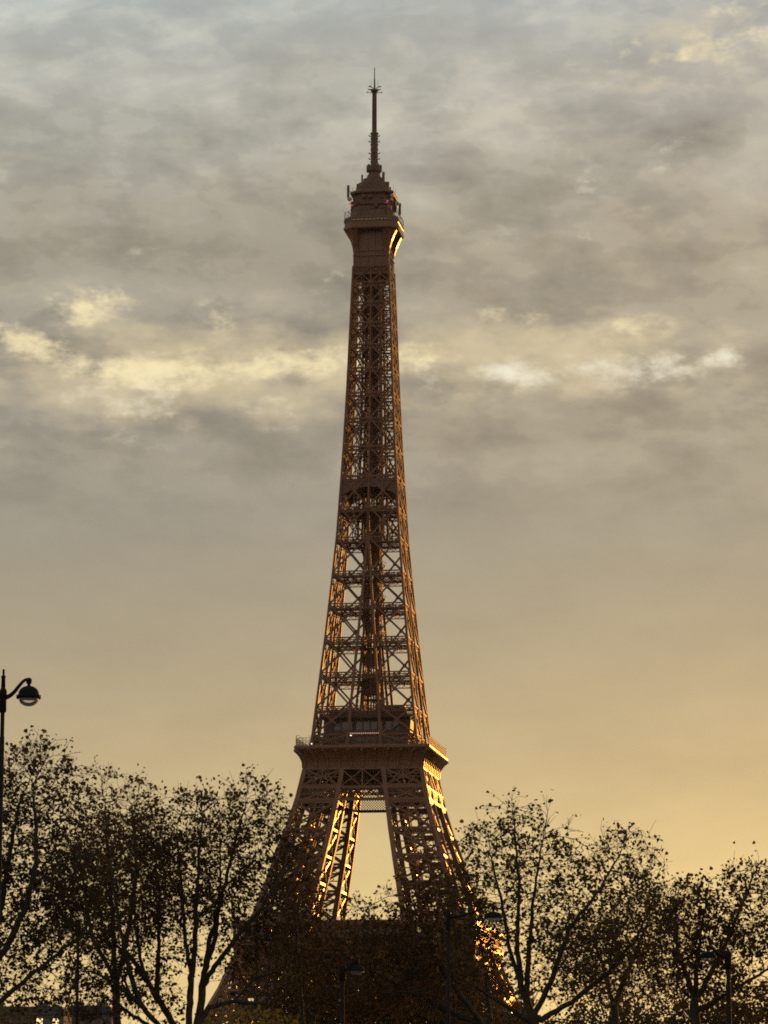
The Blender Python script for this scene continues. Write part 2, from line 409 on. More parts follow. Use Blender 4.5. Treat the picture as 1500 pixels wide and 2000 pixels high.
# central lift shaft with guides, landings and stairs
ls = MB()
hh = 115.8
for x, y in [(-2.5, -2.5), (2.5, -2.5), (-2.5, 2.5), (2.5, 2.5), (0, -2.6), (0, 2.6), (-2.6, 0), (2.6, 0), (-1.3, -1.2), (1.3, -1.2), (-1.3, 1.2), (1.3, 1.2)]:
    ls.bar((x, y, 115.8), (x*.85, y*.85, 276), .42)
k = 0
while hh < 272:
    s0 = 2.5-.4*(hh-116)/160; h1 = hh+2.6
    for kk in range(4):
        c, s = math.cos(kk*math.pi/2), math.sin(kk*math.pi/2)
        T = lambda x, y, z: Vector((c*x-s*y, s*x+c*y, z))
        ls.bar(T(-s0, -s0, hh), T(s0, -s0, hh), .3)
        ls.bar(T(-s0, -s0, hh), T(0, -s0, h1), .2); ls.bar(T(s0, -s0, hh), T(0, -s0, h1), .2)
    t = k % 4; c, s = math.cos(t*math.pi/2), math.sin(t*math.pi/2)
    T = lambda x, y, z: Vector((c*x-s*y, s*x+c*y, z))
    ls.bar(T(-3.4, -3.1, hh), T(3.4, -3.1, h1), .7, .18)          # stair flight
    ls.bar(T(-3.4, -3.5, hh+1), T(3.4, -3.5, h1+1), .12)
    if k % 3 == 0:
        ls.box(-2.3, 2.3, -2.3, 2.3, hh-.12, hh+.12)
    hh = h1; k += 1
for z in (133, 177):
    ls.box(-2.1, 2.1, -2.1, 2.1, z, z+5.5)                          # lift cabins and counterweights
ls.box(-1.3, 1.3, -1.3, 1.3, 199, 262)                          # closed upper lift well
# landing boxes seen as darker masses in the middle of the shaft
for z in (142, 152.5, 163, 173, 184):
    ls.box(-1.9, 1.9, -1.9, 1.9, z, z+3.4)
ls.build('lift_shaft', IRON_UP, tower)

# intermediate platform at 196 m
ip = MB(); s = so_(196)*.985
ip.loft([[(-s, -s, 195.6), (s, -s, 195.6), (s, s, 195.6), (-s, s, 195.6)], [(-s*.99, -s*.99, 198), (s*.99, -s*.99, 198), (s*.99, s*.99, 198), (-s*.99, s*.99, 198)]])
def face(T):
    pts = [(-s + 2*s*i/14) for i in range(15)]
    for x0, x1 in zip(pts, pts[1:]):
        z = lambda x: 195.4-2.6*(abs(x)/s)**2.2
        ip.loft([[T(x0, -s*1.01, z(x0)), T(x1, -s*1.01, z(x1)), T(x1, -s*1.01, 195.6), T(x0, -s*1.01, 195.6)],
                 [T(x0, -s*.93, z(x0)), T(x1, -s*.93, z(x1)), T(x1, -s*.93, 195.6), T(x0, -s*.93, 195.6)]])
    for z in (198.5, 199.1):
        ip.bar(T(-s, -s, z), T(s, -s, z), .12)
four(face)
ip.build('intermediate_platform', IRON_DARK, tower)

# ---- second platform
def sq(s, h): return [(-s, -s, h), (s, -s, h), (s, s, h), (-s, s, h)]
p2 = MB()
p2.loft([sq(19.9, 114.5), sq(20.25, 114.9), sq(20.25, 115.5), sq(20.0, 115.8)], True, True)
P2 = p2.build('second_platform', IRON, tower)
cv = MB()
prof = [(17.6, 108.9), (17.62, 109.9), (17.7, 110.9), (17.95, 111.9), (18.45, 112.9), (19.1, 113.7), (19.95, 114.45)]
cv.loft([sq(a, h) for a, h in prof], False, False)
cv.loft([sq(17.95, 108.7), sq(17.95, 109.35)], True, True)
cv.build('cove_frieze', IRON, P2)
def face(T):
    n = 11
    for i in range(n):
        br = MB(); x = -17.4+34.8*i/(n-1)
        for (a, h), (b_, k) in zip(prof[1:], prof[2:]):
            br.bar(T(x*a/17.6, -a-.3, h), T(x*b_/17.6, -b_-.3, k), .62, .7)
        br.bar(T(x, -17.9, 109.36), T(x, -17.95, 110.0), .62, .7)
        br.build('bracket', IRON, P2)
four(face)
tr = MB()
def face(T):
    z0, z1 = 103.3, 108.8
    a, s = ai_(106), so_(106)
    def xx(f, z): return f(z)
    lines = [lambda z: -so_(z), lambda z: -(so_(z)+ai_(z))/2, lambda z: -ai_(z), lambda z: 0, lambda z: ai_(z), lambda z: (so_(z)+ai_(z))/2, lambda z: so_(z)]
    for f, g_ in zip(lines, lines[1:]):
        p = lambda fn, z: T(fn(z), -so_(z)-.15, z)
        tr.bar(p(f, z0), p(g_, z1), .62, .3); tr.bar(p(g_, z0), p(f, z1), .62, .3)
        tr.bar(p(f, z0), p(f, z1), .95, .4)
        c = (p(f, z0)+p(g_, z1)+p(g_, z0)+p(f, z1))/4
        tr.bar(c-Vector((0, 0, .6)), c+Vector((0, 0, .6)), 1.2, .36)
    tr.bar(T(so_(z0), -so_(z0)-.15, z0), T(so_(z1), -so_(z1)-.15, z1), .95, .4)
    for z, w in ((103.4, .75), (99.75, .8)):
        tr.bar(T(-so_(z)-.2, -so_(z)-.2, z), T(so_(z)+.2, -so_(z)-.2, z), w)
    zb, zt = 100.1, 103.1
    s0 = so_(101.5); n = 46
    for i in range(-3, n):
        x0 = -s0+2*s0*i/n; x1 = -s0+2*s0*(i+3.6)/n
        for a_, b_ in ((x0, x1), (x1, x0)):
            za, zc = zb, zt
            # clip the bar to the face
            def clip(xa, xb):
                t0, t1 = 0.0, 1.0
                for lim, sg in ((-s0, 1), (s0, -1)):
                    fa, fb = sg*(xa-lim), sg*(xb-lim)
                    if fa < 0 and fb < 0: return None
                    if fa < 0: t0 = max(t0, fa/(fa-fb))
                    if fb < 0: t1 = min(t1, fa/(fa-fb))
                return t0, t1
            r_ = clip(a_, b_)
            if r_ and r_[1] > r_[0]:
                pa = T(a_, -s0-.1, za); pb = T(b_, -s0-.1, zc)
                tr.bar(pa.lerp(pb, r_[0]), pa.lerp(pb, r_[1]), .24, .12)
    # trusses in depth under the deck
    for yy in (-11, -5.5):
        lattice(tr, T(-15, yy, 104), T(15, yy, 104), T(-15, yy, 109), T(15, yy, 109), 9, .4, .3)
four(face)
tr.build('trellis_girder', IRON, P2)
dk = MB(); dk.box(-17.4, 17.4, -17.4, 17.4, 109.0, 109.8)
for x, y, w, z0 in ((-6, -7, 4.5, 103.8), (7, -6, 4, 104.6), (-8, 6, 4, 104.2), (6, 8, 5, 103.6), (0, 0, 3.5, 105)):
    dk.box(x-w, x+w, y-w*.6, y+w*.6, z0, 108.9)
dk.build('machinery_deck', IRON_DARK, P2)
fe = MB()
def face(T):
    for i in range(41):
        x = -19.7+39.4*i/40
        fe.bar(T(x, -19.75, 115.8), T(x, -19.75, 118.0), .10); 
        if i % 4 == 0:
            fe.tube([T(x, -19.75, 117.9), T(x, -19.6, 118.5), T(x, -19.2, 118.8), T(x, -18.7, 118.7)], .06, 5)
    for z in (116.1, 116.7, 117.3, 118.0): fe.bar(T(-19.7, -19.75, z), T(19.7, -19.75, z), .10)
four(face)
fe.build('railing', IRON_DARK, P2)
pv = MB()
pv.box(-12.6, 12.6, -12.0, 12.0, 115.8, 119.6); pv.box(-13.4, 13.4, -12.8, 12.8, 119.6, 120.2)
pv.box(-13.0, 13.0, -10.8, 10.8, 120.2, 124.4)
pv.loft([sq(13.3, 124.4), sq(13.5, 124.9), sq(11.0, 126.6), sq(7, 127.2)])
pv.box(-9.5, -4, -10.9, -8, 124.9, 127.4); pv.box(3.5, 11.5, -11.2, -8.2, 124.9, 128.2)
PV = pv.build('pavilion', IRON_DARK, P2)
for i in range(9):
    x = -8.8+17.6*i/8
    for y, z0, z1 in ((-10.86, 121.2, 123.6), (-12.06, 116.6, 118.8)):
        wn = MB(); wn.box(x-.85, x+.85, y, y+.06, z0, z1); wn.build('window', GLASS_DARK, PV)
PINK = emit_mat('warm_pink_glow', (1.0, .55, .45), .55)  # weak pink emission given to a row of small boxes
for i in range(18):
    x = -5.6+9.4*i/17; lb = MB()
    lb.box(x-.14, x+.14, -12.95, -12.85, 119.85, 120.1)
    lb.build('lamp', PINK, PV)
FLOOD = emit_mat('floodlight_glow', (1.0, .93, .75), 2.2)
for x, y, z in ((-15.2, -18.8, 116.3), (-4.4, -12.9, 119.4)):
    fl = MB(); fl.lathe([(.05, -.2), (.22, -.1), (.22, .12), (.05, .2)], (x, y, z), 8)
    fl.build('floodlight', FLOOD, P2)

# ---- first platform
p1 = MB()
def ringslab(mb, so, si, z0, z1):
    for x0, x1, y0, y1 in ((-so, so, -so, -si), (-so, so, si, so), (-so, -si, -si, si), (si, so, -si, si)):
        mb.box(x0, x1, y0, y1, z0, z1)
ringslab(p1, 35.3, 14, 56.4, 57.6)
P1 = p1.build('first_platform', IRON, tower)
fr = MB()
fr.loft([sq(34.4, 52.9), sq(34.5, 54.6), sq(34.7, 55.4), sq(35.2, 56.3)], False, False)
ringslab(fr, 34.7, 33.6, 52.4, 53.0)
def face(T):
    for i in range(19):
        x = -34+68*i/18; fr.bar(T(x, -34.6, 53.0), T(x, -35.1, 56.3), .5, .3)
four(face); fr.build('frieze', IRON, P1)
gl = MB()
def face(T):
    n = 26
    for i in range(n+1):
        x = -34.6+69.2*i/n
        gl.bar(T(x, -34.9, 57.6), T(x, -34.9, 61.6), .38)
        if i < n:
            w = 69.2/n
            pts = [T(x+w*(.5-.5*math.cos(a)), -34.9, 60.6+1.0*math.sin(a)) for a in [math.pi*k/6 for k in range(7)]]
            for a, b_ in zip(pts, pts[1:]): gl.bar(a, b_, .22)
    gl.bar(T(-34.9, -34.9, 58.7), T(34.9, -34.9, 58.7), .18)
four(face)
gl.loft([sq(35.1, 61.6), sq(35.5, 62.0), sq(35.5, 63.2), sq(35.2, 63.5)], False, False)
ringslab(gl, 35.2, 30.5, 63.2, 63.5)
gl.build('arcade_gallery', IRON, P1)
pa = MB()
for kx in (-1, 1):
    pa.box(kx*24-6, kx*24+6, -12, 12, 57.6, 63.8); pa.loft([[(kx*24-6.4, -12.4, 63.8), (kx*24+6.4, -12.4, 63.8), (kx*24+6.4, 12.4, 63.8), (kx*24-6.4, 12.4, 63.8)],
        [(kx*24-4.5, -11, 64.9), (kx*24+4.5, -11, 64.9), (kx*24+4.5, 11, 64.9), (kx*24-4.5, 11, 64.9)]])
pa.box(-13, 13, -29, -19, 57.6, 62.4); pa.box(-13, 13, 19, 29, 57.6, 62.6)
pa.build('pavilion', GLASS_DARK, P1)
tg = MB()
def face(T):
    z0, z1 = 45.5, 52.4
    s = 34.2
    lattice(tg, T(-s, -s, z0), T(s, -s, z0), T(-s, -s, z1), T(s, -s, z1), 16, .8, .45)
    lattice(tg, T(-s, -s, z0-3), T(s, -s, z0-3), T(-s, -s, z0), T(s, -s, z0), 40, .5, .22)
    for i in range(17): tg.bar(T(-s+2*s*i/16, -s, z0), T(-s+2*s*i/16, -s, z1), .45)
four(face); tg.build('trellis_girder', IRON, P1)
for k in range(4):
    c, s_ = math.cos(k*math.pi/2), math.sin(k*math.pi/2)
    T = lambda x, y, z: Vector((c*x-s_*y, s_*x+c*y, z))
    am = MB(); cz = 3.0; N = 44
    yy = lambda z: -so_(z)-.3
    def rp(r, i):
        a = math.pi*(.05+.90*i/N); z = cz+r*math.sin(a)
        return T(-r*math.cos(a), yy(z), z)
    for i in range(N):
        for r, w in ((36.2, 1.0), (39.6, .9)): am.bar(rp(r, i), rp(r, i+1), w)
        am.bar(rp(36.2, i), rp(39.6, i+1), .3); am.bar(rp(39.6, i), rp(36.2, i+1), .3)
    # open arcade of little arches between the ring and the girder
    i = 2
    while i < N-3:
        zt = rp(39.6, i); zu = rp(39.6, i+2)
        top = lambda p: Vector((p.x, p.y, min(42.5, p.z+4.5)))
        am.bar(zt, top(zt), .55)
        m_ = (zt+zu)/2
        am.bar(top(zt), top(zu), .6)
        am.bar(zt.lerp(top(zt), .6), top(m_), .35); am.bar(zu.lerp(top(zu), .6), top(m_), .35)
        i += 2
    am.build('arch', IRON, tower)

# ---- summit
def octa(s, c, h):     # square of half side s with corners cut back to c
    return [(-c, -s, h), (c, -s, h), (s, -c, h), (s, c, h), (c, s, h), (-c, s, h), (-s, c, h), (-s, -c, h)]
sm = MB()
sm.loft([sq(5.35, 262.5), sq(5.3, 277)])
def face(T):
    for x in (-5.5, -3.3, -1.1, 1.1, 3.3, 5.5): sm.bar(T(x*.985, -5.4, 265), T(x*.985, -5.4, 277), .34, .25)
    for z in (265.0, 268.4, 270): sm.bar(T(-5.5, -5.45, z), T(5.5, -5.45, z), .5, .3)
four(face)
SM = sm.build('summit_platform', IRON, tower)
pr = [(5.4, 266.5), (5.5, 268.8), (5.8, 270.8), (6.35, 272.8), (7.1, 274.7), (7.9, 276.3)]
def face(T):
    for x in (-4.75, 4.75):
        bk = MB()
        for (a, h), (b_, k) in zip(pr, pr[1:]):
            bk.loft([[T(x-.75, -a, h), T(x+.75, -a, h), T(x+.75, -5.3, h), T(x-.75, -5.3, h)],
                     [T(x-.75, -b_, k), T(x+.75, -b_, k), T(x+.75, -5.3, k), T(x-.75, -5.3, k)]], False, False)
        bk.build('bracket', IRON, SM)
four(face)
# curved corner hoods
for sx, sy in QUAD:
    rings = []; bk = MB()
    for a, h in pr[1:]:
        t = (a-5.4)/2.9
        rings.append([(sx*(5.4+.1*t), sy*a, h), (sx*a, sy*(5.4+.1*t), h), (sx*5.2, sy*5.2, h)])
    bk.loft(rings if sx*sy > 0 else [list(reversed(r_)) for r_ in rings], False, False)
    bk.build('corner_hood', IRON, SM)
gb = MB()
gb.loft([octa(8.35, 5.5, 276.3), octa(8.6, 5.7, 276.6), octa(8.6, 5.7, 277.3), octa(8.3, 5.5, 277.7), octa(8.3, 5.5, 278.6), octa(8.4, 5.55, 278.8)])
gb.loft([octa(8.4, 5.55, 279.7), octa(8.4, 5.55, 280.3), octa(7.9, 5.2, 280.5)])
GB = gb.build('viewing_gallery', IRON, SM)
gw = MB(); gw.loft([octa(8.15, 5.4, 278.8), octa(8.15, 5.4, 279.7)], False, False)
gw.build('window_band', STEEL, GB)
mu = MB()
o8 = octa(8.4, 5.55, 0)
for i in range(8):
    p, q_ = Vector(o8[i]), Vector(o8[(i+1) % 8])
    for z in (278.85, 279.65): mu.bar(p+Vector((0, 0, z)), q_+Vector((0, 0, z)), .1)
    n = 9 if i % 2 == 0 else 4
    for k in range(n):
        a = p.lerp(q_, k/n)
        mu.bar(a+Vector((0, 0, 278.8)), a+Vector((0, 0, 279.7)), .22)
        if k % 2 == 0:
            mu.tube([a*f+Vector((0, 0, z)) for f, z in ((1, 280.4), (1.0, 281.6), (.97, 282.4), (.88, 282.8), (.8, 282.3))], .07, 5)
mu.build('safety_cage', IRON_DARK, GB)
cb = MB()
cb.loft([octa(6.9, 4.5, 280.5), octa(6.6, 4.3, 282.6), octa(6.2, 4, 283.0)])
cb.loft([octa(5.9, 4.0, 282.9), octa(5.9, 4.0, 284.2), octa(6.3, 4.3, 284.5), octa(5.9, 4.0, 284.9), octa(5.8, 3.9, 288.0)])
cb.loft([octa(6.6, 4.5, 288.0), octa(6.8, 4.6, 288.3), octa(6.7, 4.6, 288.9), octa(5.9, 4.0, 289.3)])
cb.loft([octa(5.2, 3.5, 289.3), octa(5.1, 3.4, 290.8), octa(4.4, 3.0, 291.0), octa(4.3, 2.9, 292.3), octa(3.2, 2.2, 292.5), octa(3.0, 2.0, 293.8), octa(2.2, 1.5, 294.0), octa(1.9, 1.3, 295.2)])
CB = cb.build('summit_cabin', IRON_DARK, SM)
for x, y, z0, z1, w in ((-7.4, -4.5, 287.2, 291.2, .75), (7.4, 4.5, 283.6, 287.4, .7), (5.2, -6.6, 281, 284, .5), (3.4, -3.2, 292.4, 295.4, .8), (-3.3, -3, 292, 294.8, .5),
                        (-1.2, -4.6, 289.2, 291.6, 1.6), (1.6, -4.9, 288.6, 290.6, 1.3), (4.6, -2.5, 290, 292.4, 1.0), (-4.8, -2.2, 290, 292.2, .7)):
    cl = MB(); cl.box(x-w/2, x+w/2, y-.2, y+.2, z0, z1)
    cl.bar((x*.6, y*.6, (z0+z1)/2), (x, y, (z0+z1)/2), .14)
    cl.build('antenna_panel', IRON_DARK, CB)
for k in range(38):
    a = rng.uniform(0, 2*math.pi); rr = rng.uniform(2.2, 5.2); z = 295.2-rr*1.05+rng.uniform(-.2, .6)
    x, y = rr*math.cos(a), rr*math.sin(a); hgt = rng.uniform(.8, 2.8); ds = MB()
    ds.bar((x, y, z-1.5), (x, y, z+hgt*.6), rng.uniform(.09, .2))
    if k % 2 == 0: ds.box(x-.4, x+.4, y-.3, y+.3, z-.8, z+rng.uniform(.3, 1.2))
    ds.build('aerial', IRON_DARK, CB)
for k in range(22):
    a = k*2*math.pi/22+.1; r0 = rng.uniform(6.3, 7.2); ds = MB()
    x, y = r0*math.cos(a), r0*math.sin(a); z = rng.choice((283.4, 285.0, 286.4))
    ds.box(x-.5, x+.5, y-.45, y+.45, z, z+rng.uniform(.6, 1.6)); ds.bar((x*.8, y*.8, z+.3), (x, y, z+.3), .2)
    ds.build('equipment_box', IRON_DARK, CB)
for k in range(10):
    a = k*math.pi/5+.3; x, y = 6.6*math.cos(a), 6.6*math.sin(a); ds = MB()
    ds.bar((x, y, 288.6), (x*1.02, y*1.02, 291.3), .09); ds.build('aerial', IRON_DARK, CB)
for x, y in ((-7.5, -2), (7.3, -4)):
    ds = MB(); ds.bar((x, y, 281), (x*1.28, y*1.2, 284.2), .06); ds.build('aerial', IRON_DARK, CB)
for x, y, z in ((-6.9, -5.0, 286.6), (6.3, -4.6, 287.2), (6.9, 2.0, 286.6)):
    dd = MB(); dd.lathe([(.05, .75), (.4, .65), (.68, .3), (.75, 0), (.6, -.4), (.3, -.6)], (x, y, z), 12)
    dd.bar((x*.75, y*.75, z), (x, y, z), .15); dd.build('radome', STEEL, CB, True)
RED = emit_mat('red_beacon', (1.0, .16, .16), .3)
for x, y, z in ((-6.6, -5.8, 285.0), (5.2, -6.7, 285.1)):
    bc = MB(); bc.lathe([(.1, -.3), (.26, -.2), (.26, .2), (.1, .3)], (x, y, z), 8); bc.bar((x*.8, y*.8, z-.4), (x, y, z-.4), .15)
    bc.build('beacon', RED, CB)
am = MB()
def cyl(r0, r1, z0, z1, n=10): am.lathe([(r0, z0), (r1, z1)], (0, 0, 0), n)
cyl(2.0, 1.75, 294.6, 296.2); cyl(1.85, 2.0, 296.2, 296.6); cyl(2.25, 2.25, 296.6, 298.2)
cyl(1.15, 1.1, 298.2, 309.0); cyl(1.3, 1.3, 308.6, 309.0); cyl(.66, .6, 309.0, 322.4)
for z in (299.5, 301.4, 303.5, 305.2, 307): am.lathe([(1.25, z), (1.25, z+.25)], (0, 0, 0), 10)
for k in range(8): 
    a = k*math.pi/4; am.bar((.68*math.cos(a), .68*math.sin(a), 309), (.62*math.cos(a), .62*math.sin(a), 322.3), .14)
cyl(1.1, 1.3, 322.4, 323.0); cyl(.3, .2, 323, 326.5); cyl(.16, .12, 326.5, 330.2)
AM = am.build('antenna_mast', IRON_DARK, tower)
el_ = MB()
for z in (300.6, 302.4, 306.2, 308.0):
    for k in range(4):
        a = k*math.pi/2+.15; c, s_ = math.cos(a), math.sin(a)
        el_.tube([(1.05*c, 1.05*s_, z), (1.5*c, 1.5*s_, z-.1), (1.75*c, 1.75*s_, z+.35)], .14, 6)
        el_.bar((1.5*c-s_*.4, 1.5*s_+c*.4, z), (1.5*c+s_*.4, 1.5*s_-c*.4, z), .2)
for k in range(8):
    a = k*math.pi/4+.2; c, s_ = math.cos(a), math.sin(a); z = 323.6 if k % 2 else 322.2
    el_.bar((.6*c, .6*s_, z-.2), (2.3*c, 2.3*s_, z), .16); el_.bar((2.3*c-s_*.5, 2.3*s_+c*.5, z), (2.3*c+s_*.5, 2.3*s_-c*.5, z), .22)
    if k % 2: el_.bar((1.5*c, 1.5*s_, z), (1.5*c, 1.5*s_, z+2.2), .05)
for k in range(8):
    a = k*math.pi/4; el_.box(2.1*math.cos(a)-.3, 2.1*math.cos(a)+.3, 2.1*math.sin(a)-.3, 2.1*math.sin(a)+.3, 296.4, 298.6)
el_.build('aerial', IRON_DARK, AM)

# ------------------------------------------------------------------ trees
def grow(limbs, puffs, nattr, seed, step=.24, infl=2.2, kill=.42, iters=70, lr=.112):
    """space colonisation: limbs (hand-drawn polylines) reach out to points spread through the crown"""
    rg = np.random.default_rng(seed)
    P, par, rmin = [], [], {}
    for li, line in enumerate(limbs):
        line = [Vector(p) for p in line]
        if li == 0: P.append(line[0]); par.append(-1); cur = 0
        else:
            cur = min(range(len(P)), key=lambda i: (P[i]-line[0]).length_squared)
        rest = line[1:] if li == 0 else ([line[0]] if (P[cur]-line[0]).length > step else []) + line[1:]
        prev = P[cur]; done = 0.0; tot_l = sum((u-v).length for u, v in zip(rest, rest[1:]))+(rest[0]-prev).length+1e-6
        for q_ in rest:
            n = max(1, int((q_-prev).length/step)); a = prev.copy()
            for k in range(1, n+1):
                done += (q_-a).length/n; rmin[len(P)] = lr*(1-.86*min(1, done/tot_l)) if li else lr*1.5
                jit = Vector(rg.normal(0, .02, 3))
                P.append(a.lerp(q_, k/n)+jit); par.append(cur); cur = len(P)-1
            prev = q_
    A = []
    vol = [p[1].x*p[1].y*p[1].z*p[2] for p in puffs]; tot = sum(vol)
    for (c, r, dens), v in zip(puffs, vol):
        n = int(nattr*v/tot)
        d = rg.normal(size=(n, 3)); d /= np.linalg.norm(d, axis=1)[:, None]
        d *= rg.random(n)[:, None]**.42
        A += [Vector((c.x+a*r.x, c.y+b*r.y, c.z+e*r.z)) for a, b, e in d]
    alive = A
    for it in range(iters):
        kd = KDTree(len(P))
        for i, p in enumerate(P): kd.insert(p, i)
        kd.balance()
        acc = {}; keep = []
        for a in alive:
            co, i, dist = kd.find(a)
            if dist < kill: continue
            keep.append(a)
            if dist < infl*(1.6 if it < 12 else 1): acc.setdefault(i, Vector()).__iadd__((a-co).normalized())
        alive = keep
        if not acc: break
        grew = False
        for i, v in acc.items():
            if v.length < 1e-4: continue
            pd = (P[i]-P[par[i]]).normalized() if par[i] >= 0 else Vector((0, 0, 1))
            d = (v.normalized()+pd*.55+Vector((0, 0, .10))+Vector(rg.normal(0, .22, 3))).normalized()
            q_ = P[i]+d*step
            P.append(q_); par.append(i); grew = True
        if not grew: break
    grow.rmin = rmin
    return P, par, rg

def leaf_quads(pos, size, rg, droop=.25):
    """each leaf: a lobed blade folded along its midrib, 2 quads per half"""
    n = len(pos)
    d = rg.normal(size=(n, 3)); d[:, 2] -= droop; d /= np.linalg.norm(d, axis=1)[:, None]
    r = rg.normal(size=(n, 3)); u = np.cross(d, r); u /= np.linalg.norm(u, axis=1)[:, None]
    w = np.cross(d, u)
    s = (size*rg.uniform(.5, 1.4, n))[:, None]
    pts = [(0, 0, 0), (.18, .52, .12), (.62, .42, .14), (1.0, 0, -.06), (.62, -.42, .14), (.18, -.52, .12)]
    V = np.stack([pos+s*(a*d+b*u+c*w) for a, b, c in pts], 1).reshape(-1, 3)
    base = (np.arange(n)*6)[:, None]
    Q = np.concatenate([base+np.array([0, 1, 2, 3]), base+np.array([0, 3, 4, 5])])
    return V, Q
def np_mesh(name, V, Q, m, parent, smooth=False):
    me = bpy.data.meshes.new(name)
    me.vertices.add(len(V)); me.vertices.foreach_set('co', np.asarray(V, dtype=np.float32).ravel())
    me.loops.add(Q.size); me.loops.foreach_set('vertex_index', Q.astype(np.int32).ravel())
    me.polygons.add(len(Q)); me.polygons.foreach_set('loop_start', np.arange(len(Q), dtype=np.int32)*4)
    if smooth: me.polygons.foreach_set('use_smooth', [True]*len(Q))
    me.update(calc_edges=True); me.validate()
    me.materials.append(m)
    o = bpy.data.objects.new(name, me); COL.objects.link(o); o.parent = parent
    return o

def make_tree(name, label, base, limbs, puffs, nattr, seed, m_leaf, leaf=.118, per=2.7, rtip=.0095, expo=2.05, group=None, step=.22, twig=.62, kill=.36, infl=2.2):
    root = empty(name, base)
    tag(root, label, 'tree', group)
    B = Vector(base)
    limbs = [[p-B for p in l] for l in limbs]; puffs = [(c-B, r, d) for c, r, d in puffs]
    P, par, rg = grow(limbs, puffs, nattr, seed, step, infl, kill)
    n = len(P); kids = [0]*n; cnt = np.zeros(n)
    for i in range(n):
        if par[i] >= 0: kids[par[i]] += 1
    for i in range(n-1, 0, -1):
        if kids[i] == 0: cnt[i] = 1
    for i in range(n-1, 0, -1): cnt[par[i]] += cnt[i]
    cnt = np.maximum(cnt, 1)
    rad = rtip*cnt**(1/expo)
    for i, r_ in grow.rmin.items(): rad[i] = max(rad[i], r_)
    rad[0] = rad[1]
    # ring vertices, shared between consecutive nodes where the branch simply goes on
    V, Q = [], []
    def tubeseg(a, b, ra, rb, k):
        ax = (b-a)
        if ax.length < 1e-6: return
        ax.normalize(); ref = Vector((0, 1, 0)) if abs(ax.y) < .9 else Vector((1, 0, 0))
        u = ax.cross(ref).normalized(); t = ax.cross(u); b0 = len(V)
        a = a-ax*ra*.35
        for c, r in ((a, ra), (b, rb)):
            for j in range(k):
                V.append(c+u*(r*math.cos(2*math.pi*j/k))+t*(r*math.sin(2*math.pi*j/k)))
        for j in range(k): Q.append((b0+j, b0+(j+1) % k, b0+k+(j+1) % k, b0+k+j))
    for i in range(1, n):
        k = 8 if rad[i] > .08 else 5 if rad[i] > .03 else 3
        ra = min(rad[par[i]], rad[i]*1.3)
        tubeseg(P[par[i]], P[i], ra, rad[i], k)
    # fine twigs and leaf positions
    L = []
    for i in range(1, n):
        if cnt[i] > 7: continue
        d0 = (P[i]-P[par[i]]).normalized()
        k = 4 if kids[i] == 0 else (1 if rg.random() < .6 else 0)
        for _ in range(k):
            d = (d0+Vector(rg.normal(0, .55, 3))+Vector((0, 0, .12))).normalized(); ln = twig*rg.uniform(.5, 1.3)
            mid = P[i]+d*ln*.5; end = mid+(d+Vector(rg.normal(0, .3, 3))).normalized()*ln*.5
            tubeseg(P[i], mid, rtip*1.0, rtip*.85, 3); tubeseg(mid, end, rtip*.85, rtip*.6, 3)
            if rg.random() < .22: continue                       # some twigs have already dropped their leaves
            for _k in range(rg.poisson(per*1.25)):
                f = rg.random()**.6; L.append((P[i].lerp(end, .25+.8*f))+Vector(rg.normal(0, .11, 3)))
    np_mesh('trunk', np.array([tuple(v) for v in V]), np.array(Q), BARK, root, True)
    if L:
        V2, Q2 = leaf_quads(np.array([tuple(p) for p in L]), leaf, rg)
        np_mesh('crown', V2, Q2, m_leaf, root)
    return root

def pxr(px, d): return px/F*d*1.02
def puff(cx, cy, rx, ry, d, dens=1.0, dy=0.0, ky=.85):
    cy += 18 if cy < 1780 else 0            # outermost twigs grow a little beyond the ellipsoid
    return (at(cx, cy, d)+Vector((0, dy, 0)), Vector((pxr(rx, d), pxr(rx, d)*ky+.4, pxr(ry, d))), dens)
def line(d, pts, dys=None):
    dys = dys or [0]*len(pts)
    return [at(x, y, d)+Vector((0, k, 0)) for (x, y), k in zip(pts, dys)]
def trunkline(d, x0, pts):
    """from the ground below px x0 up to the first fork"""
    a = at(x0, 2000, d); return [Vector((a.x, d, -.1)), Vector((a.x, d, a.z*.45))]+line(d, pts)
GRP = 'plane trees along the quay'

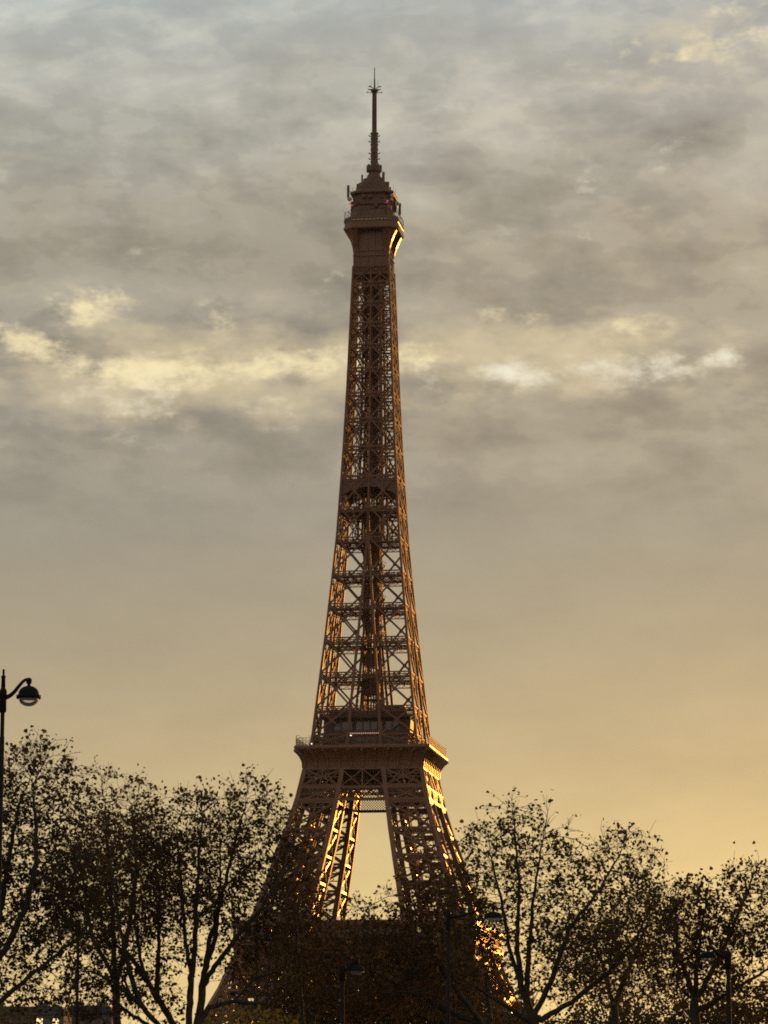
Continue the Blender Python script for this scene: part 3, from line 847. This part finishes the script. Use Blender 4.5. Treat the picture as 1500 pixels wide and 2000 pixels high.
d = 126
make_tree('plane_tree', 'broad plane tree with a fan of dark limbs, just left of the tower', (at(372, 2000, d).x, d, 0),
    [trunkline(d, 368, [(368, 2090), (368, 2055)]),
     line(d, [(368, 2060), (372, 1985), (374, 1900), (362, 1820), (352, 1700), (345, 1620)], [0, .1, .1, .3, .5, .6]),
     line(d, [(373, 1935), (383, 1860), (386, 1800), (392, 1700), (400, 1600)], [.1, -.2, -.5, -.8, -1]),
     line(d, [(370, 2050), (392, 1980), (400, 1900), (412, 1830), (440, 1720), (470, 1600)], [0, .2, .4, .6, .8, 1]),
     line(d, [(397, 1930), (430, 1880), (465, 1835), (515, 1780), (560, 1700)], [.3, -.4, -.8, -1.2, -1.6]),
     line(d, [(400, 1900), (418, 1840), (424, 1790), (430, 1700), (425, 1600)], [.4, 1, 1.4, 1.8, 2]),
     line(d, [(385, 2010), (410, 1968), (460, 1955), (500, 1910), (570, 1890)], [.1, .3, .6, .8, 1.]),
     line(d, [(460, 1955), (520, 1960), (545, 1925)], [.6, .2, 0]),
     line(d, [(366, 2060), (330, 1985), (300, 1940), (276, 1880), (262, 1800), (255, 1690)], [0, .2, .4, .8, 1, 1.3]),
     line(d, [(310, 1955), (308, 1850), (310, 1750), (300, 1650)], [.4, .9, 1, 1.3]),
     line(d, [(290, 1915), (250, 1860), (215, 1840), (170, 1825)], [.6, 0, -.6, -1]),
     line(d, [(364, 2070), (310, 2000), (262, 1945), (225, 1880), (165, 1850)], [0, -.4, -1, -1.4, -1.8]),
     line(d, [(285, 1970), (235, 1925), (190, 1905), (155, 1900)], [-.6, -1, -1.6, -2]),
     line(d, [(275, 1960), (255, 1880), (240, 1800), (225, 1700)], [-.8, -1.2, -1.5, -1.8]),
     line(d, [(330, 2020), (262, 1985), (215, 1950), (180, 1945)], [-.2, .6, 1.2, 1.6])],
    [puff(375, 1640, 125, 108, d), puff(480, 1630, 105, 108, d), puff(275, 1700, 125, 125, d, 1.0), puff(330, 1790, 120, 60, d, .6), puff(470, 1770, 90, 60, d, .6), puff(555, 1690, 60, 110, d), puff(545, 1800, 50, 45, d, .5),
     puff(400, 1740, 150, 70, d, .7), puff(215, 1820, 85, 60, d, 1.8), puff(225, 1905, 90, 55, d, 2.0), puff(520, 1850, 75, 50, d, 1.0), puff(195, 1965, 90, 32, d, 1.6), puff(310, 1965, 50, 35, d, 1.0), puff(390, 1850, 80, 60, d, .3), puff(300, 1890, 60, 70, d, 1.0), puff(440, 1880, 50, 50, d, .3), puff(400, 1560, 60, 40, d, .7), puff(490, 1540, 50, 40, d, .9)],
    6800, 11, LEAF_BROWN, group=GRP)
d = 114
make_tree('plane_tree', 'tall leafy plane tree at the left edge behind the street lamp', (at(-55, 2000, d).x, d, 0),
    [trunkline(d, -55, [(-50, 2020), (-40, 1985)]),
     line(d, [(-30, 1990), (10, 1955), (60, 1910), (105, 1875), (150, 1838), (185, 1790)], [0, -.2, -.3, -.2, 0, .3]),
     line(d, [(-40, 1985), (-30, 1880), (0, 1780), (15, 1680), (30, 1580)], [0, .2, .5, .7, 1]),
     line(d, [(-35, 1930), (20, 1850), (60, 1770), (80, 1680), (75, 1570)], [0, -.5, -.8, -1, -1.2]),
     line(d, [(-45, 1950), (-90, 1850), (-120, 1700)], [0, .5, 1])],
    [puff(60, 1560, 105, 115, d), puff(-30, 1640, 90, 130, d, .8), puff(90, 1700, 120, 110, d, 1.2), puff(-90, 1720, 80, 120, d, .6),
     puff(50, 1830, 120, 75, d, 1.0), puff(20, 1900, 60, 50, d, 1.0), puff(75, 1475, 50, 42, d, 1.1), puff(70, 1925, 90, 45, d, .8), puff(135, 1490, 28, 32, d, 1)],
    5600, 23, LEAF_BROWN, group=GRP)
d = 146
make_tree('plane_tree', 'plane tree with thin top twigs behind and between the two left trees', (at(232, 2000, d).x, d, 0),
    [trunkline(d, 232, [(232, 2010), (230, 1960)]),
     line(d, [(230, 1970), (225, 1850), (215, 1720), (205, 1580)], [0, .2, .4, .6]),
     line(d, [(230, 1930), (255, 1820), (270, 1700), (262, 1580)], [0, -.3, -.5, -.7]),
     line(d, [(228, 1920), (180, 1830), (160, 1720)], [0, .3, .8])],
    [puff(225, 1640, 90, 120, d, 1.15), puff(165, 1700, 80, 130, d, 1.1), puff(285, 1690, 70, 110, d, 1.1), puff(200, 1520, 40, 40, d, .9), puff(255, 1540, 40, 35, d, .7), puff(210, 1790, 110, 70, d, 1)],
    4600, 31, LEAF_RUST, group=GRP)
d = 122
make_tree('plane_tree', 'plane tree with bare twigs on top just right of the tower', (at(1050, 2000, d).x, d, 0),
    [trunkline(d, 1050, [(1048, 2040), (1045, 1985)]),
     line(d, [(1045, 2000), (1020, 1920), (998, 1850), (985, 1760), (960, 1660)], [0, .2, .4, .8, 1]),
     line(d, [(1020, 1930), (1012, 1830), (1015, 1730), (1005, 1620), (1000, 1565)], [.1, -.2, -.4, -.6, -.7]),
     line(d, [(1038, 1960), (1035, 1870), (1045, 1760), (1060, 1660), (1075, 1580)], [0, .3, .6, .8, 1]),
     line(d, [(1050, 1980), (1085, 1900), (1110, 1820), (1170, 1740), (1225, 1640)], [0, -.5, -.9, -1.3, -1.6]),
     line(d, [(1060, 1990), (1120, 1955), (1190, 1900), (1250, 1830), (1290, 1740)], [0, .3, .6, 1, 1.4]),
     line(d, [(1035, 1995), (990, 1965), (930, 1930), (880, 1905)], [0, -.6, -1.2, -1.8])],
    [puff(990, 1650, 88, 72, d, .8), puff(1080, 1650, 60, 66, d, .8), puff(1215, 1700, 85, 90, d, 1), puff(945, 1740, 78, 90, d, 1.0), puff(1090, 1760, 90, 80, d, .8),
     puff(1150, 1850, 130, 70, d, .85), puff(1265, 1790, 60, 85, d, .9), puff(1005, 1575, 45, 22, d, .55), puff(1235, 1625, 45, 35, d, .8), puff(930, 1850, 70, 60, d, .8), puff(1030, 1840, 60, 80, d, .5), puff(1120, 1930, 100, 40, d, .5)],
    4800, 47, LEAF_OLIVE, per=2.3, group=GRP)
d = 139
make_tree('plane_tree', 'brown leafed plane tree spreading across the right foot of the tower', (at(962, 2000, d).x, d, 0),
    [trunkline(d, 962, [(962, 2040), (955, 2010)]),
     line(d, [(955, 2015), (915, 1960), (870, 1900), (835, 1820), (800, 1740)], [0, .3, .6, 1, 1.3]),
     line(d, [(950, 2010), (890, 1930), (880, 1850), (890, 1750), (880, 1680)], [0, -.3, -.6, -.9, -1]),
     line(d, [(945, 2010), (860, 1965), (780, 1920), (700, 1880)], [0, .6, 1, 1.5]),
     line(d, [(960, 1990), (950, 1880), (930, 1780)], [0, .6, 1])],
    [puff(860, 1760, 85, 85, d, 1.2), puff(735, 1765, 55, 50, d, .35), puff(800, 1860, 130, 70, d, 1.3), puff(660, 1880, 90, 60, d, 1), puff(900, 1850, 70, 80, d, 1.2), puff(740, 1940, 150, 50, d, 1),
     puff(800, 1720, 45, 40, d, .5), puff(850, 1690, 45, 45, d, .8), puff(955, 1860, 42, 85, d, 1.1)],
    4600, 59, LEAF_RUST, per=2.9, group=GRP)
d = 117
make_tree('plane_tree', 'dense plane tree at the right edge around a street lamp', (at(1365, 2000, d).x, d, 0),
    [trunkline(d, 1365, [(1362, 2010), (1358, 1960)]),
     line(d, [(1358, 1970), (1365, 1880), (1380, 1790), (1390, 1720)], [0, .3, .6, .8]),
     line(d, [(1360, 1960), (1410, 1860), (1450, 1760), (1475, 1690)], [0, -.4, -.8, -1]),
     line(d, [(1355, 1950), (1330, 1860), (1325, 1770), (1335, 1720)], [0, .4, .7, 1]),
     line(d, [(1365, 1980), (1440, 1930), (1520, 1880)], [0, .5, 1])],
    [puff(1370, 1770, 80, 72, d, 1.2), puff(1465, 1720, 65, 55, d, 1), puff(1320, 1800, 60, 80, d, .9), puff(1430, 1830, 100, 80, d, 1.1), puff(1370, 1890, 110, 65, d, .9), puff(1540, 1800, 60, 100, d, .8), puff(1480, 1940, 80, 50, d, .8)],
    4800, 67, LEAF_BROWN, per=3.1, group=GRP)
d = 152
make_tree('plane_tree', 'thin plane tree behind the right pair, its crown in the gap between them', (at(1205, 2000, d).x, d, 0),
    [trunkline(d, 1205, [(1205, 2010), (1203, 1960)]),
     line(d, [(1203, 1965), (1180, 1880), (1150, 1800)], [0, .3, .5]), line(d, [(1203, 1960), (1235, 1880), (1270, 1790)], [0, -.3, -.4])],
    [puff(1160, 1850, 90, 80, d, 1), puff(1270, 1830, 90, 90, d, 1), puff(1220, 1900, 110, 60, d, 1)],
    3000, 71, LEAF_RUST, per=2.5, group=GRP)
d = 143
make_tree('plane_tree', 'rust brown plane tree in front of the left foot of the tower', (at(600, 2000, d).x, d, 0),
    [trunkline(d, 600, [(600, 2060), (600, 2030)]),
     line(d, [(600, 2040), (590, 1950), (580, 1850), (575, 1740)], [0, .3, .6, .9]), line(d, [(600, 2030), (640, 1930), (660, 1850)], [0, -.4, -.7])],
    [puff(580, 1740, 55, 110, d, .9), puff(610, 1840, 75, 70, d, .9), puff(670, 1870, 70, 50, d, .9)],
    2300, 83, LEAF_RUST, per=2.5, group=GRP)

# far bank: smaller-looking trees, three built once and copied
def far_tree(seed, m_leaf, h, w):
    rg = np.random.default_rng(seed)
    root = empty('riverside_tree', (0, 0, 0))
    limbs = [[Vector((0, 0, 0)), Vector((0, 0, h*.4))]]
    for k in range(5):
        a = k*1.256+rg.random(); limbs.append([Vector((0, 0, h*.36)), Vector((w*.3*math.cos(a), w*.3*math.sin(a), h*.55)), Vector((w*.42*math.cos(a), w*.42*math.sin(a), h*.78))])
    puffs = [(Vector((rg.normal(0, w*.16), rg.normal(0, w*.16), h*rg.uniform(.5, .84))), Vector((w*.3, w*.3, h*.17)), 1) for _ in range(8)]
    P, par, rg = grow(limbs, puffs, 1300, seed, .42, 4, .7)
    n = len(P); kids = [0]*n; cnt = np.zeros(n)
    for i in range(1, n): kids[par[i]] += 1
    for i in range(n-1, 0, -1):
        cnt[i] = max(cnt[i], 1); cnt[par[i]] += cnt[i]
    mb = MB(); L = []
    for i in range(1, n):
        r = .018*cnt[i]**.45; mb.tube([P[par[i]], P[i]], [min(r*1.2, .018*cnt[par[i]]**.45), r], 4)
        if cnt[i] < 6:
            for _ in range(rg.poisson(6.5)): L.append(tuple(P[i]+Vector(rg.normal(0, .38, 3))))
    mb.build('trunk', BARK, root)
    V2, Q2 = leaf_quads(np.array(L), .20, rg); np_mesh('crown', V2, Q2, m_leaf, root)
    return root
def copy_tree(o, parent=None):
    c = o.copy(); COL.objects.link(c); c.parent = parent
    for ch in o.children: copy_tree(ch, c)
    return c
variants = [far_tree(101, LEAF_RUST, 15, 12), far_tree(102, LEAF_BROWN, 14, 13), far_tree(103, LEAF_OLIVE, 15, 12)]
used = set()
FAR = [  # px, top y, distance, variant, label
    (640, 1845, 345, 0, 'rust coloured riverside tree directly behind the small lamp below the tower'),
    (735, 1830, 352, 1, 'brown riverside tree below the middle of the tower opening'),
    (825, 1840, 340, 0, 'rust coloured riverside tree below the right side of the tower opening'),
    (905, 1835, 350, 2, 'olive riverside tree under the right pier beside a dark lamp pole'),
    (1150, 1935, 345, 1, 'low brown riverside tree right of the near trunk beside the tower'),
    (1235, 1950, 338, 2, 'olive riverside tree low between the two right plane trees'),
    (1340, 1925, 350, 0, 'rust coloured riverside tree behind the trunk at the right'),
    (1450, 1900, 345, 1, 'brown riverside tree low at the right edge'),
    (40, 1955, 350, 2, 'olive riverside tree low at the left in front of the grey roof'),
    (560, 1975, 335, 1, 'low brown riverside tree right of the yellow bush'),
]
for px, ty, dist, v, lab in FAR:
    p = at(px, ty, dist)
    o = variants[v] if v not in used else copy_tree(variants[v])
    used.add(v)
    hgt = (p.z+3.0)/(15 if v != 1 else 14)/.97
    o.location = (p.x, dist, -3.0); o.scale = (hgt, hgt, hgt); o.rotation_euler = (0, 0, rng.uniform(0, 6))
    tag(o, lab, 'tree', 'trees on the far river bank')
# small yellowing tree
yt = far_tree(104, LEAF_YELLOW, 11, 9); p = at(480, 1952, 325)
yt.name = 'yellowing_tree'; sc = (p.z+3)/11/.97; yt.location = (p.x, 325, -3); yt.scale = (sc*.9, sc*.9, sc)
tag(yt, 'yellow green bushy tree low in front of the left tower arch', 'tree')

# ------------------------------------------------------------------ street lamps
BOWL = bpy.data.materials.new('clear_bowl'); BOWL.use_nodes = True
t = BOWL.node_tree; t.nodes.clear()
a_ = t.nodes.new('ShaderNodeBsdfTransparent'); a_.inputs[0].default_value = (.95, .93, .92, 1)
b_ = t.nodes.new('ShaderNodeBsdfGlossy'); b_.inputs['Roughness'].default_value = .12
d_ = t.nodes.new('ShaderNodeBsdfDiffuse'); d_.inputs[0].default_value = (.5, .47, .43, 1)
m1 = t.nodes.new('ShaderNodeMixShader'); m2 = t.nodes.new('ShaderNodeMixShader'); fr_ = t.nodes.new('ShaderNodeFresnel')
t.links.new(fr_.outputs[0], m1.inputs[0]); t.links.new(a_.outputs[0], m1.inputs[1]); t.links.new(b_.outputs[0], m1.inputs[2])
m2.inputs[0].default_value = .07; t.links.new(m1.outputs[0], m2.inputs[1]); t.links.new(d_.outputs[0], m2.inputs[2])
ot = t.nodes.new('ShaderNodeOutputMaterial'); t.links.new(m2.outputs[0], ot.inputs[0])

WHITE = mat('white_enamel', (.75, .73, .68), (.82, .80, .76), 2, rough=.4)
def street_lamp(label, px, top_y, head, d, arms, dome_r, dome_h, pole_r=.075, spike=True, group='street lamps on the quay', tilt=0.0):
    """head = (px, py of the dome's rim); arms: list of +1/-1 sides"""
    base = at(px, top_y, d); H = base.z
    root = empty('street_lamp', (base.x, d, 0)); tag(root, label, 'street lamp', group)
    hp = at(head[0], head[1], d); hx = abs(hp.x-base.x); hz = hp.z
    top = hz+dome_h+.10                     # where the arm meets the dome's neck
    cz = hz-.02                              # collar height
    m = MB()
    m.lathe([(.24, 0), (.24, .12), (.19, .2), (.17, .9), (.2, .95), (.12, 1.1), (pole_r*1.25, 1.6), (pole_r, cz-.9 if cz > 3 else 2)], n=12)
    m.lathe([(pole_r, 1.6), (pole_r*.82, cz-.25)], n=12)
    m.lathe([(pole_r*.9, cz-.36), (pole_r*1.55, cz-.33), (pole_r*1.45, cz-.05), (pole_r*1.6, cz), (pole_r*1.55, cz+.14), (pole_r*.95, cz+.2)], n=12)
    if spike:
        m.lathe([(pole_r*.9, cz+.2), (pole_r*.8, H-.2), (pole_r*1.0, H-.19), (pole_r*.95, H-.16), (pole_r*.45, H-.14), (pole_r*.5, H-.02), (pole_r*.25, H)], n=10)
    m.build('pole', POLE_MAT, root, True)
    for sgn in arms:
        a = MB(); y = 0
        pts = [(sgn*.05, y, cz-.02), (sgn*hx*.3, y, cz+.04), (sgn*hx*.47, y, cz+(top-cz)*.38), (sgn*hx*.62, y, cz+(top-cz)*.72), (sgn*hx*.8, y, top+.02), (sgn*hx*.97, y, top+.06), (sgn*hx, y, top)]
        # smooth the polyline once
        P_ = [Vector(p) for p in pts]; Q_ = [P_[0]]
        for u, v in zip(P_, P_[1:]): Q_ += [u.lerp(v, .25), u.lerp(v, .75)]
        Q_.append(P_[-1])
        a.tube(Q_, [pole_r*(.95-.5*i/(len(Q_)-1)) for i in range(len(Q_))], 8)
        a.lathe([(.03, .08), (.065, .05), (.065, -.03), (.035, -.07), (.04, -.12)], (sgn*hx, y, top), 10)
        a.build('arm', POLE_MAT, root, True)
        h_ = MB(); prof = [(.035, dome_h)]
        for k in range(1, 9):
            ang = math.pi/2*k/8; prof.append((dome_r*.84*math.sin(ang), dome_h*math.cos(ang)+.05*(1-math.cos(ang))))
        prof += [(dome_r*.88, .03), (dome_r, .02), (dome_r, -.05), (dome_r*.93, -.06), (dome_r*.8, -.05), (dome_r*.78, .02)]
        h_.lathe(prof, (sgn*hx, y, hz), 24, True, False)
        ho = h_.build('lamp_head', LAMP_GREEN, root, True)
        bw = MB()
        bw.lathe([(dome_r*.80*math.cos(math.pi/2*k/8)+.002, -.055-dome_h*.72*math.sin(math.pi/2*k/8)) for k in range(9)], (sgn*hx, y, hz), 20, False, True)
        bw.build('bowl', BOWL, ho, True)
        rf_ = MB(); rf_.lathe([(dome_r*.76, -.058), (dome_r*.55, -.02), (.03, .0)], (sgn*hx, y, hz), 20, False, False)
        rf_.build('reflector', WHITE, ho, True)
    return root
street_lamp('tall street lamp with a glass bowl under a dark dome, at the left edge', 8, 1309, (57, 1362), 75, (1, -1), .28, .24, pole_r=.056)
street_lamp('small dark street lamp below the middle of the tower', 672, 1886, (700, 1894), 115, (1,), .26, .17, pole_r=.07)
street_lamp('street lamp with a long upward arm right of the tower foot', 878, 1812, (966, 1789), 96, (1,), .27, .13, pole_r=.045)
street_lamp('street lamp with a pale dome among the leaves at the right edge', 1424, 1848, (1385, 1866), 104, (-1,), .27, .15, pole_r=.075)
street_lamp('slender dark lamp pole rising through the branches left of the fan shaped tree', 156, 1795, (132, 1812), 121, (-1,), .22, .14, pole_r=.055)

# ------------------------------------------------------------------ distant buildings
def building(label, px0, px1, top_y, d, floors, seed, lit=False, flat=False):
    a, b = at(px0, top_y, d), at(px1, top_y, d); w = b.x-a.x; H = a.z+3.0; dep = 14
    root = empty('apartment_building', ((a.x+b.x)/2, d, -3.0)); tag(root, label, 'building', 'buildings across the river')
    roofh = 1.5
    wl = MB(); wl.box(-w/2, w/2, 0, dep, 0, H-roofh); 
    for k in range(1, floors): wl.box(-w/2-.15, w/2+.15, -.18, -.003, (H-roofh)*k/floors-.12, (H-roofh)*k/floors+.12)
    wl.build('wall', LIME, root)
    rf = MB(); z = H-roofh
    rf.loft([[(-w/2-.3, -.3, z+.003), (w/2+.3, -.3, z+.003), (w/2+.3, dep+.3, z+.003), (-w/2-.3, dep+.3, z+.003)], [(-w/2, .2, z+roofh*.15), (w/2, .2, z+roofh*.15), (w/2, dep-.2, z+roofh*.15), (-w/2, dep-.2, z+roofh*.15)],
             [(-w/2+.5, 1.6, z+roofh*.85), (w/2-.5, 1.6, z+roofh*.85), (w/2-.5, dep-1.6, z+roofh*.85), (-w/2+.5, dep-1.6, z+roofh*.85)], [(-w/2+1, 4, z+roofh), (w/2-1, 4, z+roofh), (w/2-1, dep-4, z+roofh), (-w/2+1, dep-4, z+roofh)]])
    ro = rf.build('roof', SLATE, root)
    for k in range(2):
        ch = MB(); x = -w/2+w*(.25+.5*k); ch.box(x-.9, x+.9, 5, 6.2, z+roofh*.5, z+roofh+.6)
        for j in range(4): ch.lathe([(.16, -.003), (.13, .5)], (x-.6+.4*j, 5.6, z+roofh+.6), 8)
        ch.build('chimney', LIME, ro)
    n = max(2, int(w/2.6)); fh = (H-roofh)/floors
    for f in range(max(0, floors-3), floors):
        for i in range(n):
            x = -w/2+w*(i+.5)/n; z0 = f*fh+fh*.22
            wd = MB(); wd.box(x-.62, x+.62, -.06, -.003, z0-.08, z0+fh*.66)
            fo = wd.build('window', LIME, root)
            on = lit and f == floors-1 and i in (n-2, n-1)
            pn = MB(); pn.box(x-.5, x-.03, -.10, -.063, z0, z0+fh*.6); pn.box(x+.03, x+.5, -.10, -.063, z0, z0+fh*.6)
            pn.build('pane', GLINTP if on else PANE, fo)
    return root
GLINTP = emit_mat('glint_pane', (1.0, .72, .34), 1.6)  # emission added to two panes to imitate bright sun glints
building('grey roofed apartment building with panes glowing as sun glints at the bottom left', -60, 128, 1966, 560, 7, 1, lit=True)
building('narrow slate roofed building right of the slender lamp pole', 128, 222, 1964, 590, 7, 2)
building('pale building low behind the trunk right of the tower', 975, 1040, 1978, 575, 6, 3)

# ------------------------------------------------------------------ evening haze (outside the sky, round everything)
hz = MB(); hz.box(-9100, 9100, -400, 12100, -10, 340)
HM = bpy.data.materials.new('haze'); HM.use_nodes = True; HM.node_tree.nodes.clear()
hv = HM.node_tree.nodes.new('ShaderNodeVolumePrincipled'); hv.inputs['Color'].default_value = (.95, .90, .84, 1)
hv.inputs['Density'].default_value = .000009; hv.inputs['Anisotropy'].default_value = .4
ho_ = HM.node_tree.nodes.new('ShaderNodeOutputMaterial'); HM.node_tree.links.new(hv.outputs[0], ho_.inputs['Volume'])
tag(hz.build('haze', HM), kind='stuff')
